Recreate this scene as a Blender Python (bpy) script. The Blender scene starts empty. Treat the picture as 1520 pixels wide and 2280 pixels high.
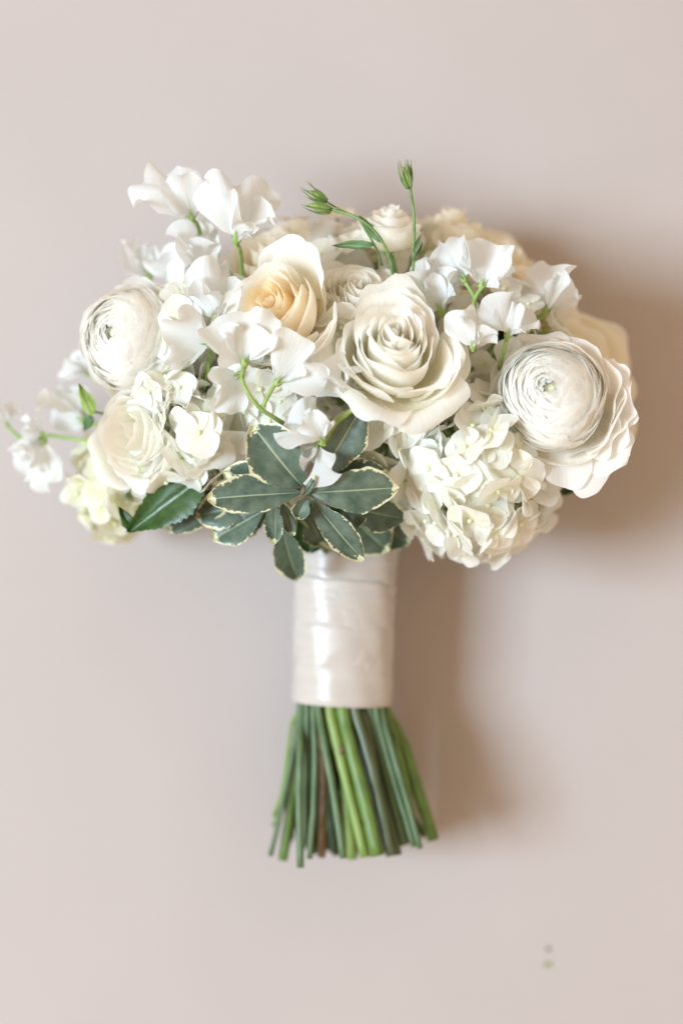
import bpy, math
import numpy as np
from mathutils import Vector, Matrix

S = bpy.context.scene
COL = S.collection
rng = np.random.default_rng(11)
pi = math.pi

# ------------------------------------------------------------------ camera
PX = 0.00025            # metres per photo pixel in the plane in focus
ZF = 0.165              # height of that plane above the table
DIST = 1.10             # camera to that plane
CAMZ = ZF + DIST
cam_d = bpy.data.cameras.new("camera")
cam = bpy.data.objects.new("camera", cam_d)
COL.objects.link(cam)
cam.location = (0, 0, CAMZ)
cam.rotation_euler = (0, 0, 0)
cam_d.sensor_fit = 'VERTICAL'
cam_d.sensor_height = 36
cam_d.lens = 36 * DIST / (2280 * PX)
cam_d.clip_start = 0.05
cam_d.clip_end = 50
cam_d.dof.use_dof = True
cam_d.dof.focus_distance = DIST
cam_d.dof.aperture_fstop = 1.8
S.camera = cam

# ------------------------------------------------------------------ light
W = bpy.data.worlds.new("World")
S.world = W
W.use_nodes = True
bg = W.node_tree.nodes["Background"]
bg.inputs[0].default_value = (1.0, 0.73, 0.49, 1)
bg.inputs[1].default_value = 0.81

def area(name, target, direction, dist, sx, sy, power, color):
    d = Vector(direction).normalized()
    ld = bpy.data.lights.new(name, 'AREA')
    ld.shape = 'RECTANGLE'
    ld.size = sx
    ld.size_y = sy
    ld.energy = power
    ld.color = color
    lo = bpy.data.objects.new(name, ld)
    COL.objects.link(lo)
    lo.location = Vector(target) + d * dist
    lo.rotation_euler = d.to_track_quat('Z', 'Y').to_euler()
    return lo

area("window_light", (0, 0, 0.05), (-0.74, -0.02, 0.86), 5.2, 1.6, 1.9, 408.0, (0.66, 0.84, 1.0))

S.view_settings.view_transform = 'Standard'
S.view_settings.look = 'None'
S.view_settings.exposure = 0.0
S.view_settings.gamma = 1.0
S.view_settings.use_curve_mapping = False
S.cycles.max_bounces = 14
S.cycles.diffuse_bounces = 8
S.cycles.transmission_bounces = 10

# ------------------------------------------------------------------ helpers
def P(px, py, z):
    """photo pixel + height above the table -> world point"""
    k = PX * (CAMZ - z) / DIST
    return Vector(((px - 760) * k, (1140 - py) * k, z))

def pxm(z):
    return PX * (CAMZ - z) / DIST

def mesh_grid(name, X, Y, Z, U=None, V=None):
    """2-D arrays -> smooth quad mesh with uv"""
    nu, nv = X.shape
    co = np.stack([X, Y, Z], -1).reshape(-1, 3)
    idx = np.arange(nu * nv).reshape(nu, nv)
    f = np.stack([idx[:-1, :-1], idx[1:, :-1], idx[1:, 1:], idx[:-1, 1:]], -1).reshape(-1, 4)
    return mesh_arrays(name, co, f, None if U is None else np.stack([U, V], -1).reshape(-1, 2))

def mesh_arrays(name, co, f, uv=None, smooth=True):
    m = bpy.data.meshes.new(name)
    m.from_pydata(co.tolist(), [], [tuple(int(i) for i in q) for q in f])
    if uv is not None:
        l = m.uv_layers.new(name="UVMap")
        li = np.zeros(len(m.loops), dtype=np.int32)
        m.loops.foreach_get("vertex_index", li)
        l.data.foreach_set("uv", uv[li].astype(np.float32).ravel())
    if smooth:
        m.polygons.foreach_set("use_smooth", [True] * len(m.polygons))
    m.update()
    return m

def obj(name, mesh, mat=None, parent=None, mw=None, label=None):
    o = bpy.data.objects.new(name, mesh)
    COL.objects.link(o)
    if mat is not None and mesh is not None and not mesh.materials:
        mesh.materials.append(mat)
    if parent is not None:
        o.parent = parent
    if mw is not None:
        o.matrix_basis = mw
    if label:
        o["label"] = label
    return o

def smooth_path(pts, n=24):
    """Catmull-Rom through points"""
    p = np.array([list(q) for q in pts], float)
    if len(p) == 2:
        t = np.linspace(0, 1, n)[:, None]
        return p[0] * (1 - t) + p[1] * t
    p = np.vstack([2 * p[0] - p[1], p, 2 * p[-1] - p[-2]])
    out = []
    segs = len(p) - 3
    for i in range(segs):
        k = max(3, n // segs)
        t = np.linspace(0, 1, k, endpoint=(i == segs - 1))[:, None]
        a, b, c, d = p[i:i + 4]
        out.append(0.5 * ((2 * b) + (-a + c) * t + (2 * a - 5 * b + 4 * c - d) * t ** 2 + (-a + 3 * b - 3 * c + d) * t ** 3))
    return np.vstack(out)

def tube_arrays(path, rad, sides=10, cap=True, lump=0.0, base=0):
    path = np.asarray(path, float)
    n = len(path)
    rad = np.interp(np.linspace(0, 1, n), np.linspace(0, 1, len(rad)), rad)
    T = np.gradient(path, axis=0)
    T /= np.linalg.norm(T, axis=1)[:, None] + 1e-12
    ref = np.array([0.31, 0.2, 0.93])
    co = []
    uv = []
    ph = rng.random() * 6
    for i in range(n):
        a = np.cross(T[i], ref); a /= np.linalg.norm(a) + 1e-9
        b = np.cross(T[i], a)
        th = np.linspace(0, 2 * pi, sides, endpoint=False)
        r = rad[i] * (1 + lump * np.sin(3 * th + ph) + lump * np.sin(9 * i / n + ph))
        co.append(path[i] + np.outer(r * np.cos(th), a) + np.outer(r * np.sin(th), b))
        uv.append(np.stack([th / (2 * pi), np.full(sides, i / (n - 1))], -1))
    co = np.vstack(co)
    uv = np.vstack(uv)
    f = []
    for i in range(n - 1):
        for j in range(sides):
            k = (j + 1) % sides
            f.append((base + i * sides + j, base + i * sides + k, base + (i + 1) * sides + k, base + (i + 1) * sides + j))
    if cap:
        f.append(tuple(base + j for j in range(sides))[::-1])
        f.append(tuple(base + (n - 1) * sides + j for j in range(sides)))
    return co, f, uv

def tube(name, path, rad, mat, parent=None, sides=10, lump=0.0, label=None):
    co, f, uv = tube_arrays(path, rad, sides, True, lump)
    return obj(name, mesh_arrays(name, co, f, uv), mat, parent, label=label)

def tubes_mesh(name, items, sides=7):
    CO, F, UV = [], [], []
    b = 0
    for path, rad in items:
        co, f, uv = tube_arrays(path, rad, sides, True, 0.0, b)
        CO.append(co); F += f; UV.append(uv); b += len(co)
    return mesh_arrays(name, np.vstack(CO), F, np.vstack(UV))

def frame_z(axis, spin=0.0):
    """rotation with local +Z along axis"""
    z = Vector(axis).normalized()
    y = Vector((0, 1, 0)) if abs(z.y) < 0.98 else Vector((0, 0, -1))
    y = (y - z * y.dot(z)).normalized()
    x = y.cross(z)
    return Matrix((x, y, z)).transposed().to_4x4() @ Matrix.Rotation(spin, 4, 'Z')

def frame_y(ydir, facing, roll=0.0):
    """local +Y along ydir, local +Z as near as possible to facing, then rolled about Y"""
    y = Vector(ydir).normalized()
    z = Vector(facing); z = (z - y * z.dot(y)).normalized()
    x = y.cross(z)
    m = Matrix((x, y, z)).transposed().to_4x4()
    return m @ Matrix.Rotation(roll, 4, 'Y')

def sm(x):
    x = np.clip(x, 0, 1)
    return x * x * (3 - 2 * x)

# ------------------------------------------------------------------ materials
def nodes_of(name):
    m = bpy.data.materials.new(name)
    m.use_nodes = True
    nt = m.node_tree
    nt.nodes.clear()
    out = nt.nodes.new('ShaderNodeOutputMaterial')
    return m, nt, out

def N(nt, t, **kw):
    n = nt.nodes.new(t)
    for k, v in kw.items():
        setattr(n, k, v)
    return n

def ramp(nt, fac, stops, interp='LINEAR'):
    r = N(nt, 'ShaderNodeValToRGB')
    r.color_ramp.interpolation = interp
    els = r.color_ramp.elements
    while len(els) < len(stops):
        els.new(0.5)
    for e, (p, c) in zip(els, stops):
        e.position = p
        e.color = (*c, 1)
    nt.links.new(fac, r.inputs[0])
    return r.outputs[0]

def mathn(nt, op, a, b=None):
    n = N(nt, 'ShaderNodeMath', operation=op)
    for i, x in enumerate((a, b)):
        if x is None:
            continue
        if isinstance(x, (int, float)):
            n.inputs[i].default_value = x
        else:
            nt.links.new(x, n.inputs[i])
    return n.outputs[0]

def petal_mat(name, stops, transl=0.57, rough=0.55, vein=0.7, spec=0.25):
    """stops: colours from petal base (0) to rim (1)"""
    m, nt, out = nodes_of(name)
    L = nt.links.new
    uv = N(nt, 'ShaderNodeTexCoord')
    sep = N(nt, 'ShaderNodeSeparateXYZ')
    L(uv.outputs['UV'], sep.inputs[0])
    noi = N(nt, 'ShaderNodeTexNoise')
    noi.inputs['Scale'].default_value = 55
    noi.inputs['Detail'].default_value = 3
    L(uv.outputs['Object'], noi.inputs['Vector'])
    v = mathn(nt, 'ADD', sep.outputs[1], mathn(nt, 'MULTIPLY', mathn(nt, 'SUBTRACT', noi.outputs[0], 0.5), 0.25))
    col = ramp(nt, v, stops)
    oi = N(nt, 'ShaderNodeObjectInfo')
    hs = N(nt, 'ShaderNodeHueSaturation')
    L(col, hs.inputs['Color'])
    L(mathn(nt, 'ADD', mathn(nt, 'MULTIPLY', oi.outputs['Random'], 0.04), 0.985), hs.inputs['Value'])
    L(mathn(nt, 'ADD', mathn(nt, 'MULTIPLY', oi.outputs['Random'], 0.3), 0.85), hs.inputs['Saturation'])
    col = hs.outputs[0]
    # veins running from base to rim, fanning with u
    mp = N(nt, 'ShaderNodeMapping')
    mp.inputs['Scale'].default_value = (34, 1.6, 1)
    L(uv.outputs['UV'], mp.inputs['Vector'])
    vn = N(nt, 'ShaderNodeTexNoise')
    vn.inputs['Scale'].default_value = 1.0
    vn.inputs['Detail'].default_value = 3
    L(mp.outputs[0], vn.inputs['Vector'])
    n2 = N(nt, 'ShaderNodeTexNoise')
    n2.inputs['Scale'].default_value = 160
    n2.inputs['Detail'].default_value = 2
    L(uv.outputs['Object'], n2.inputs['Vector'])
    hgt = mathn(nt, 'ADD', vn.outputs[0], mathn(nt, 'MULTIPLY', n2.outputs[0], 0.5))
    bp = N(nt, 'ShaderNodeBump')
    bp.inputs['Strength'].default_value = vein
    bp.inputs['Distance'].default_value = 0.0006
    L(hgt, bp.inputs['Height'])
    pr = N(nt, 'ShaderNodeBsdfPrincipled')
    L(col, pr.inputs['Base Color'])
    pr.inputs['Roughness'].default_value = rough
    pr.inputs['Specular IOR Level'].default_value = spec
    L(bp.outputs[0], pr.inputs['Normal'])
    tr = N(nt, 'ShaderNodeBsdfTranslucent')
    L(col, tr.inputs['Color'])
    L(bp.outputs[0], tr.inputs['Normal'])
    mx = N(nt, 'ShaderNodeMixShader')
    mx.inputs[0].default_value = transl
    L(pr.outputs[0], mx.inputs[1])
    L(tr.outputs[0], mx.inputs[2])
    L(mx.outputs[0], out.inputs[0])
    return m

def plant_mat(name, c1, c2, rough=0.45, scale=60, transl=0.0, stretch=None, spec=0.4):
    m, nt, out = nodes_of(name)
    L = nt.links.new
    tc = N(nt, 'ShaderNodeTexCoord')
    noi = N(nt, 'ShaderNodeTexNoise')
    noi.inputs['Detail'].default_value = 5
    if stretch:
        mp = N(nt, 'ShaderNodeMapping')
        mp.inputs['Scale'].default_value = stretch
        L(tc.outputs['UV'], mp.inputs['Vector'])
        L(mp.outputs[0], noi.inputs['Vector'])
        noi.inputs['Scale'].default_value = 1
    else:
        L(tc.outputs['Object'], noi.inputs['Vector'])
        noi.inputs['Scale'].default_value = scale
    col = ramp(nt, noi.outputs[0], [(0.3, c1), (0.7, c2)])
    bp = N(nt, 'ShaderNodeBump')
    bp.inputs['Strength'].default_value = 0.3
    bp.inputs['Distance'].default_value = 0.0008
    L(noi.outputs[0], bp.inputs['Height'])
    pr = N(nt, 'ShaderNodeBsdfPrincipled')
    L(col, pr.inputs['Base Color'])
    L(bp.outputs[0], pr.inputs['Normal'])
    pr.inputs['Roughness'].default_value = rough
    pr.inputs['Specular IOR Level'].default_value = spec
    if transl:
        tr = N(nt, 'ShaderNodeBsdfTranslucent')
        L(col, tr.inputs['Color'])
        mx = N(nt, 'ShaderNodeMixShader')
        mx.inputs[0].default_value = transl
        L(pr.outputs[0], mx.inputs[1]); L(tr.outputs[0], mx.inputs[2])
        L(mx.outputs[0], out.inputs[0])
    else:
        L(pr.outputs[0], out.inputs[0])
    return m

def leaf_mat(name, dark, mid, cream, margin=0.2, rough=0.38, veincol=None):
    """leaf with a pale ragged margin (margin=0: plain green)"""
    m, nt, out = nodes_of(name)
    L = nt.links.new
    tc = N(nt, 'ShaderNodeTexCoord')
    oi = N(nt, 'ShaderNodeObjectInfo')
    sep = N(nt, 'ShaderNodeSeparateXYZ')
    L(tc.outputs['UV'], sep.inputs[0])
    au = mathn(nt, 'ABSOLUTE', mathn(nt, 'SUBTRACT', mathn(nt, 'MULTIPLY', sep.outputs[0], 2.0), 1.0))
    # object-space offset so that leaves differ
    off = N(nt, 'ShaderNodeVectorMath', operation='ADD')
    L(tc.outputs['Object'], off.inputs[0])
    L(oi.outputs['Random'], off.inputs[1])
    n1 = N(nt, 'ShaderNodeTexNoise'); n1.inputs['Scale'].default_value = 420; n1.inputs['Detail'].default_value = 4
    n1.inputs['Roughness'].default_value = 0.7
    n2 = N(nt, 'ShaderNodeTexNoise'); n2.inputs['Scale'].default_value = 130; n2.inputs['Detail'].default_value = 3
    n3 = N(nt, 'ShaderNodeTexNoise'); n3.inputs['Scale'].default_value = 55; n3.inputs['Detail'].default_value = 1
    for n in (n1, n2, n3):
        L(off.outputs[0], n.inputs['Vector'])
    green = ramp(nt, n2.outputs[0], [(0.32, dark), (0.68, mid)])
    # midrib and side veins
    rib = mathn(nt, 'LESS_THAN', au, 0.035)
    sv = mathn(nt, 'SUBTRACT', mathn(nt, 'MULTIPLY', sep.outputs[1], 9.0), mathn(nt, 'MULTIPLY', au, 2.6))
    sv = mathn(nt, 'ABSOLUTE', mathn(nt, 'SUBTRACT', mathn(nt, 'FRACT', sv), 0.5))
    sv = mathn(nt, 'MULTIPLY', mathn(nt, 'LESS_THAN', sv, 0.05), 0.07)
    vf = mathn(nt, 'MAXIMUM', mathn(nt, 'MULTIPLY', rib, 0.75), sv)
    mv = N(nt, 'ShaderNodeMix', data_type='RGBA')
    L(vf, mv.inputs[0]); L(green, mv.inputs[6])
    mv.inputs[7].default_value = (*(veincol or cream), 1)
    col = mv.outputs[2]
    if margin > 0:
        # distance to the outline: side edge and tip
        edge = mathn(nt, 'MINIMUM', mathn(nt, 'SUBTRACT', 1.0, au), mathn(nt, 'MULTIPLY', mathn(nt, 'SUBTRACT', 1.0, sep.outputs[1]), 2.2))
        wid = mathn(nt, 'MULTIPLY', mathn(nt, 'MULTIPLY', n3.outputs[0], sep.outputs[1]), margin * 4.2)
        wid = mathn(nt, 'SUBTRACT', wid, margin * 0.75)
        e = mathn(nt, 'ADD', edge, mathn(nt, 'MULTIPLY', mathn(nt, 'SUBTRACT', n1.outputs[0], 0.5), 0.7))
        e = mathn(nt, 'ADD', e, mathn(nt, 'MULTIPLY', mathn(nt, 'SUBTRACT', n2.outputs[0], 0.5), 0.25))
        fac = mathn(nt, 'LESS_THAN', e, wid)
        rim = mathn(nt, 'LESS_THAN', mathn(nt, 'ADD', edge, mathn(nt, 'MULTIPLY', n1.outputs[0], 0.11)), 0.018)
        fac = mathn(nt, 'MAXIMUM', fac, rim)
        mc = N(nt, 'ShaderNodeMix', data_type='RGBA')
        L(fac, mc.inputs[0]); L(col, mc.inputs[6]); mc.inputs[7].default_value = (*cream, 1)
        col = mc.outputs[2]
    bp = N(nt, 'ShaderNodeBump'); bp.inputs['Strength'].default_value = 0.5; bp.inputs['Distance'].default_value = 0.0006
    L(mathn(nt, 'SUBTRACT', mathn(nt, 'MULTIPLY', n2.outputs[0], 0.8), vf), bp.inputs['Height'])
    pr = N(nt, 'ShaderNodeBsdfPrincipled')
    L(col, pr.inputs['Base Color']); L(bp.outputs[0], pr.inputs['Normal'])
    L(mathn(nt, 'ADD', mathn(nt, 'MULTIPLY', n1.outputs[0], 0.25), rough - 0.1), pr.inputs['Roughness'])
    pr.inputs['Specular IOR Level'].default_value = 0.45
    tr = N(nt, 'ShaderNodeBsdfTranslucent'); L(col, tr.inputs['Color'])
    mx = N(nt, 'ShaderNodeMixShader'); mx.inputs[0].default_value = 0.1
    L(pr.outputs[0], mx.inputs[1]); L(tr.outputs[0], mx.inputs[2])
    L(mx.outputs[0], out.inputs[0])
    return m

M = {}
M['ivory'] = petal_mat('ivory_petal', [(0.0, (0.955, 0.915, 0.70)), (0.35, (0.975, 0.955, 0.84)), (0.8, (0.978, 0.966, 0.915)), (1.0, (0.978, 0.970, 0.935))])
M['cream'] = petal_mat('cream_petal', [(0.0, (0.94, 0.89, 0.64)), (0.5, (0.955, 0.92, 0.77)), (1.0, (0.965, 0.94, 0.84))], transl=0.5)
M['peach_in'] = petal_mat('orange_petal', [(0.0, (0.975, 0.60, 0.18)), (0.45, (0.98, 0.73, 0.38)), (0.85, (0.98, 0.89, 0.67)), (1.0, (0.98, 0.93, 0.79))])
M['peach_out'] = petal_mat('peach_petal', [(0.0, (0.97, 0.76, 0.42)), (0.35, (0.975, 0.86, 0.62)), (0.7, (0.978, 0.93, 0.80)), (1.0, (0.975, 0.95, 0.88))])
M['white'] = petal_mat('white_petal', [(0.0, (0.88, 0.90, 0.70)), (0.2, (0.87, 0.88, 0.855)), (1.0, (0.865, 0.88, 0.875))], transl=0.5, vein=0.8)
M['ranun'] = petal_mat('ranunculus_petal', [(0.0, (0.965, 0.935, 0.82)), (0.4, (0.97, 0.955, 0.90)), (1.0, (0.965, 0.955, 0.925))], transl=0.58)
M['hyd'] = petal_mat('hydrangea_sepal', [(0.0, (0.91, 0.925, 0.72)), (0.25, (0.96, 0.955, 0.88)), (1.0, (0.975, 0.97, 0.94))], transl=0.48, vein=0.5)
M['hydgreen'] = petal_mat('green_hydrangea_sepal', [(0.0, (0.88, 0.90, 0.62)), (0.5, (0.945, 0.95, 0.82)), (1.0, (0.96, 0.96, 0.90))], transl=0.48, vein=0.5)
M['bud'] = plant_mat('floret_bud', (0.72, 0.74, 0.46), (0.84, 0.84, 0.64), 0.5, 900)
M['calyx'] = plant_mat('calyx_green', (0.22, 0.36, 0.08), (0.40, 0.52, 0.17), 0.5, 220, 0.15)
M['sprig'] = plant_mat('sprig_green', (0.10, 0.19, 0.06), (0.20, 0.30, 0.10), 0.45, 180)
M['lbud'] = plant_mat('bud_green', (0.13, 0.22, 0.05), (0.32, 0.40, 0.12), 0.45, 300)
M['stem_grey'] = plant_mat('grey_green_stem', (0.065, 0.115, 0.05), (0.125, 0.19, 0.085), 0.42, 60, stretch=(5, 14, 1))
M['stem_green'] = plant_mat('green_stem', (0.075, 0.145, 0.028), (0.155, 0.245, 0.055), 0.40, 60, stretch=(5, 14, 1))
M['stem_lime'] = plant_mat('lime_stem', (0.15, 0.235, 0.045), (0.25, 0.335, 0.085), 0.40, 60, stretch=(4, 10, 1))
M['stem_shaded'] = plant_mat('shaded_stem', (0.018, 0.034, 0.012), (0.05, 0.08, 0.028), 0.45, 60, stretch=(5, 14, 1))  # back stems: shade of the gaps between stems put into the colour
M['stem_purple'] = plant_mat('purple_grey_stem', (0.06, 0.085, 0.035), (0.12, 0.145, 0.08), 0.38, 60, stretch=(6, 10, 1))
M['stem_brown'] = plant_mat('brown_stem', (0.10, 0.06, 0.03), (0.26, 0.17, 0.09), 0.6, 60, stretch=(6, 22, 1))
M['scar'] = plant_mat('stem_scar', (0.36, 0.30, 0.14), (0.50, 0.48, 0.22), 0.6, 500)
M['varieg'] = leaf_mat('variegated_leaf', (0.055, 0.092, 0.064), (0.130, 0.178, 0.130), (0.70, 0.68, 0.46), 0.135, veincol=(0.40, 0.45, 0.26))
M['leaf_grey'] = leaf_mat('grey_green_leaf', (0.045, 0.075, 0.045), (0.09, 0.13, 0.085), (0.62, 0.62, 0.38), 0.10, veincol=(0.25, 0.30, 0.17))
M['leaf_dark'] = leaf_mat('dark_green_leaf', (0.022, 0.060, 0.012), (0.045, 0.105, 0.022), (0.10, 0.2, 0.05), 0.0, 0.3, veincol=(0.09, 0.17, 0.04))
M['leaf_lisi'] = leaf_mat('narrow_green_leaf', (0.07, 0.15, 0.05), (0.13, 0.22, 0.08), (0.2, 0.3, 0.1), 0.0, 0.4, veincol=(0.2, 0.3, 0.12))

def satin_mat():
    m, nt, out = nodes_of('ivory_satin')
    L = nt.links.new
    tc = N(nt, 'ShaderNodeTexCoord')
    mp = N(nt, 'ShaderNodeMapping'); mp.inputs['Scale'].default_value = (3.0, 9.0, 1)
    L(tc.outputs['UV'], mp.inputs[0])
    n = N(nt, 'ShaderNodeTexNoise'); n.inputs['Scale'].default_value = 1.0; n.inputs['Detail'].default_value = 4
    L(mp.outputs[0], n.inputs['Vector'])
    n2 = N(nt, 'ShaderNodeTexNoise'); n2.inputs['Scale'].default_value = 1500; n2.inputs['Detail'].default_value = 2
    L(tc.outputs['Object'], n2.inputs['Vector'])
    bp = N(nt, 'ShaderNodeBump'); bp.inputs['Strength'].default_value = 0.3; bp.inputs['Distance'].default_value = 0.0015
    L(mathn(nt, 'ADD', n.outputs[0], mathn(nt, 'MULTIPLY', n2.outputs[0], 0.03)), bp.inputs['Height'])
    pr = N(nt, 'ShaderNodeBsdfPrincipled')
    L(ramp(nt, n.outputs[0], [(0.3, (0.47, 0.425, 0.385)), (0.7, (0.505, 0.46, 0.42))]), pr.inputs['Base Color'])
    pr.inputs['Roughness'].default_value = 0.37
    pr.inputs['Specular IOR Level'].default_value = 0.8
    L(bp.outputs[0], pr.inputs['Normal'])
    L(pr.outputs[0], out.inputs[0])
    return m
M['satin'] = satin_mat()

def table_mat():
    m, nt, out = nodes_of('beige_table')
    L = nt.links.new
    tc = N(nt, 'ShaderNodeTexCoord')
    n = N(nt, 'ShaderNodeTexNoise'); n.inputs['Scale'].default_value = 5; n.inputs['Detail'].default_value = 5
    L(tc.outputs['Object'], n.inputs['Vector'])
    n2 = N(nt, 'ShaderNodeTexNoise'); n2.inputs['Scale'].default_value = 420; n2.inputs['Detail'].default_value = 3
    L(tc.outputs['Object'], n2.inputs['Vector'])
    f = mathn(nt, 'ADD', mathn(nt, 'MULTIPLY', n.outputs[0], 0.8), mathn(nt, 'MULTIPLY', n2.outputs[0], 0.2))
    pr = N(nt, 'ShaderNodeBsdfPrincipled')
    L(ramp(nt, f, [(0.25, (0.436, 0.386, 0.366)), (0.75, (0.476, 0.424, 0.404))]), pr.inputs['Base Color'])
    pr.inputs['Roughness'].default_value = 0.75
    pr.inputs['Specular IOR Level'].default_value = 0.15
    bp = N(nt, 'ShaderNodeBump'); bp.inputs['Strength'].default_value = 0.15; bp.inputs['Distance'].default_value = 0.0004
    L(n2.outputs[0], bp.inputs['Height']); L(bp.outputs[0], pr.inputs['Normal'])
    L(pr.outputs[0], out.inputs[0])
    return m

# ------------------------------------------------------------------ setting
t = mesh_arrays('table_top', np.array([(-1.2, -1.2, 0), (1.2, -1.2, 0), (1.2, 1.2, 0), (-1.2, 1.2, 0)], float), [(0, 1, 2, 3)], smooth=False)
table = obj('table_top', t, table_mat())
table["kind"] = "structure"

# ------------------------------------------------------------------ the bouquet
bouquet = bpy.data.objects.new('bouquet', None)
COL.objects.link(bouquet)
bouquet.empty_display_size = 0.05
bouquet["label"] = "round bridal bouquet of white and ivory flowers, satin wrapped stems, lying on beige table"
bouquet["category"] = "bouquet"

def up(px, py):
    """height of the dome of flowers at a pixel"""
    d = 1 - ((px - 790) / 690) ** 2 - ((py - 830) / 520) ** 2
    return 0.075 + 0.10 * math.sqrt(max(d, 0))

# ---- petals that wrap an axis (roses, ranunculus)
WARP = [0.0, 0.0, 0.0, 0.0]     # unevenness shared by all petals of one bloom
def new_warp(a, b):
    WARP[:] = [a, rng.uniform(0, 6.28), b, rng.uniform(0, 6.28)]
def cup_petal(phi0, aw, bez, nu, nv, drop, curl, curl_e, c, spiral, wavy, w0=0.45, notch=0.0, tip=0.0, tilt=0.0):
    u = np.linspace(-1, 1, nu)[:, None]
    v = np.linspace(0, 1, nv)[None, :]
    tt = np.linspace(0, 1, 81)
    B = np.array(bez, float)
    q = None if len(B) != 4 else ((1 - tt) ** 3)[:, None] * B[0] + (3 * tt * (1 - tt) ** 2)[:, None] * B[1] + (3 * tt ** 2 * (1 - tt))[:, None] * B[2] + (tt ** 3)[:, None] * B[3]
    if len(B) != 4:
        s0 = np.linspace(0, 1, len(B))
        q = np.stack([np.interp(tt, s0, B[:, 0]), np.interp(tt, s0, B[:, 1])], -1)
    d = np.gradient(q, tt, axis=0)
    sp = np.linalg.norm(d, axis=1)
    al = np.unwrap(np.arctan2(d[:, 1], d[:, 0]))
    k1, k2, k3 = rng.uniform(0, 6.28, 3)
    lim = 1 - 1.7 * drop * np.abs(u) ** rng.uniform(3.0, 4.6) + 0.02 * np.sin(3 * u * pi + k1) - notch * np.exp(-(u / 0.12) ** 2) - tip * (1 - np.exp(-(u / 0.25) ** 2)) + 0.012 * np.sin(9 * u + k2)
    tv = np.clip(v * lim, 0, 1)
    alv = np.interp(tv, tt, al)
    spv = np.interp(tv, tt, sp)
    kap = curl + curl_e * np.abs(u) ** 2 + 0.35 * curl * np.sin(2.3 * u + k2)
    s = np.clip((tv - (1 - c)) / c, 0, 1)
    alv = alv - kap * s ** 1.3
    ds = np.diff(tv, axis=1) * 0.5 * (spv[:, 1:] + spv[:, :-1])
    am = 0.5 * (alv[:, 1:] + alv[:, :-1])
    r = B[0, 0] + np.hstack([np.zeros((nu, 1)), np.cumsum(ds * np.cos(am), 1)])
    z = B[0, 1] + np.hstack([np.zeros((nu, 1)), np.cumsum(ds * np.sin(am), 1)])
    wid = w0 + (1 - w0) * sm(v / 0.55)
    ph = phi0 + u * aw * wid
    r = r * (1 + spiral * u * sm(v / 0.4)) + wavy * sm((v - 0.35) / 0.65) * np.sin(u * rng.uniform(3, 6) + k3)
    z = z + wavy * 0.7 * sm((v - 0.5) / 0.5) * np.sin(u * rng.uniform(4, 7) + k1)
    r = np.maximum(r, 0.0004) * (1 + WARP[0] * np.sin(2 * ph + WARP[1]) + WARP[2] * np.sin(3 * ph + WARP[3]))
    U = np.broadcast_to((u + 1) / 2, r.shape)
    V = np.broadcast_to(v, r.shape)
    X, Y, Z = r * np.cos(ph), r * np.sin(ph), z
    if tilt:                      # lean the petal in or out a little about its base
        ax = np.array([math.cos(phi0), math.sin(phi0)])
        d = X * ax[0] + Y * ax[1]
        a = rng.normal(0, tilt)
        d2 = d * math.cos(a) + Z * math.sin(a)
        Z = Z * math.cos(a) - d * math.sin(a)
        X = X + (d2 - d) * ax[0]; Y = Y + (d2 - d) * ax[1]
    return mesh_grid('petal', X, Y, Z, U, V)

def receptacle(R, H, stem_to=None):
    """green cup under a bloom, with five sepals, local +Z up"""
    n = 14
    prof = [(0.05, -0.30), (0.10, -0.22), (0.22, -0.10), (0.30, 0.02), (0.26, 0.10), (0.05, 0.14)]
    th = np.linspace(0, 2 * pi, n + 1)
    r = np.array([p[0] for p in prof])[None, :] * R
    z = np.array([p[1] for p in prof])[None, :] * R
    return mesh_grid('receptacle', r * np.cos(th)[:, None], r * np.sin(th)[:, None], z + 0 * th[:, None])

def place_bloom(name, px, py, z, axis, hface, spin, label, R):
    ax = Vector(axis).normalized()
    base = P(px, py, z) - ax * hface
    mw = Matrix.Translation(base) @ frame_z(ax, spin)
    return obj(name, receptacle(R, hface), M['calyx'], bouquet, mw, label)

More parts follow.
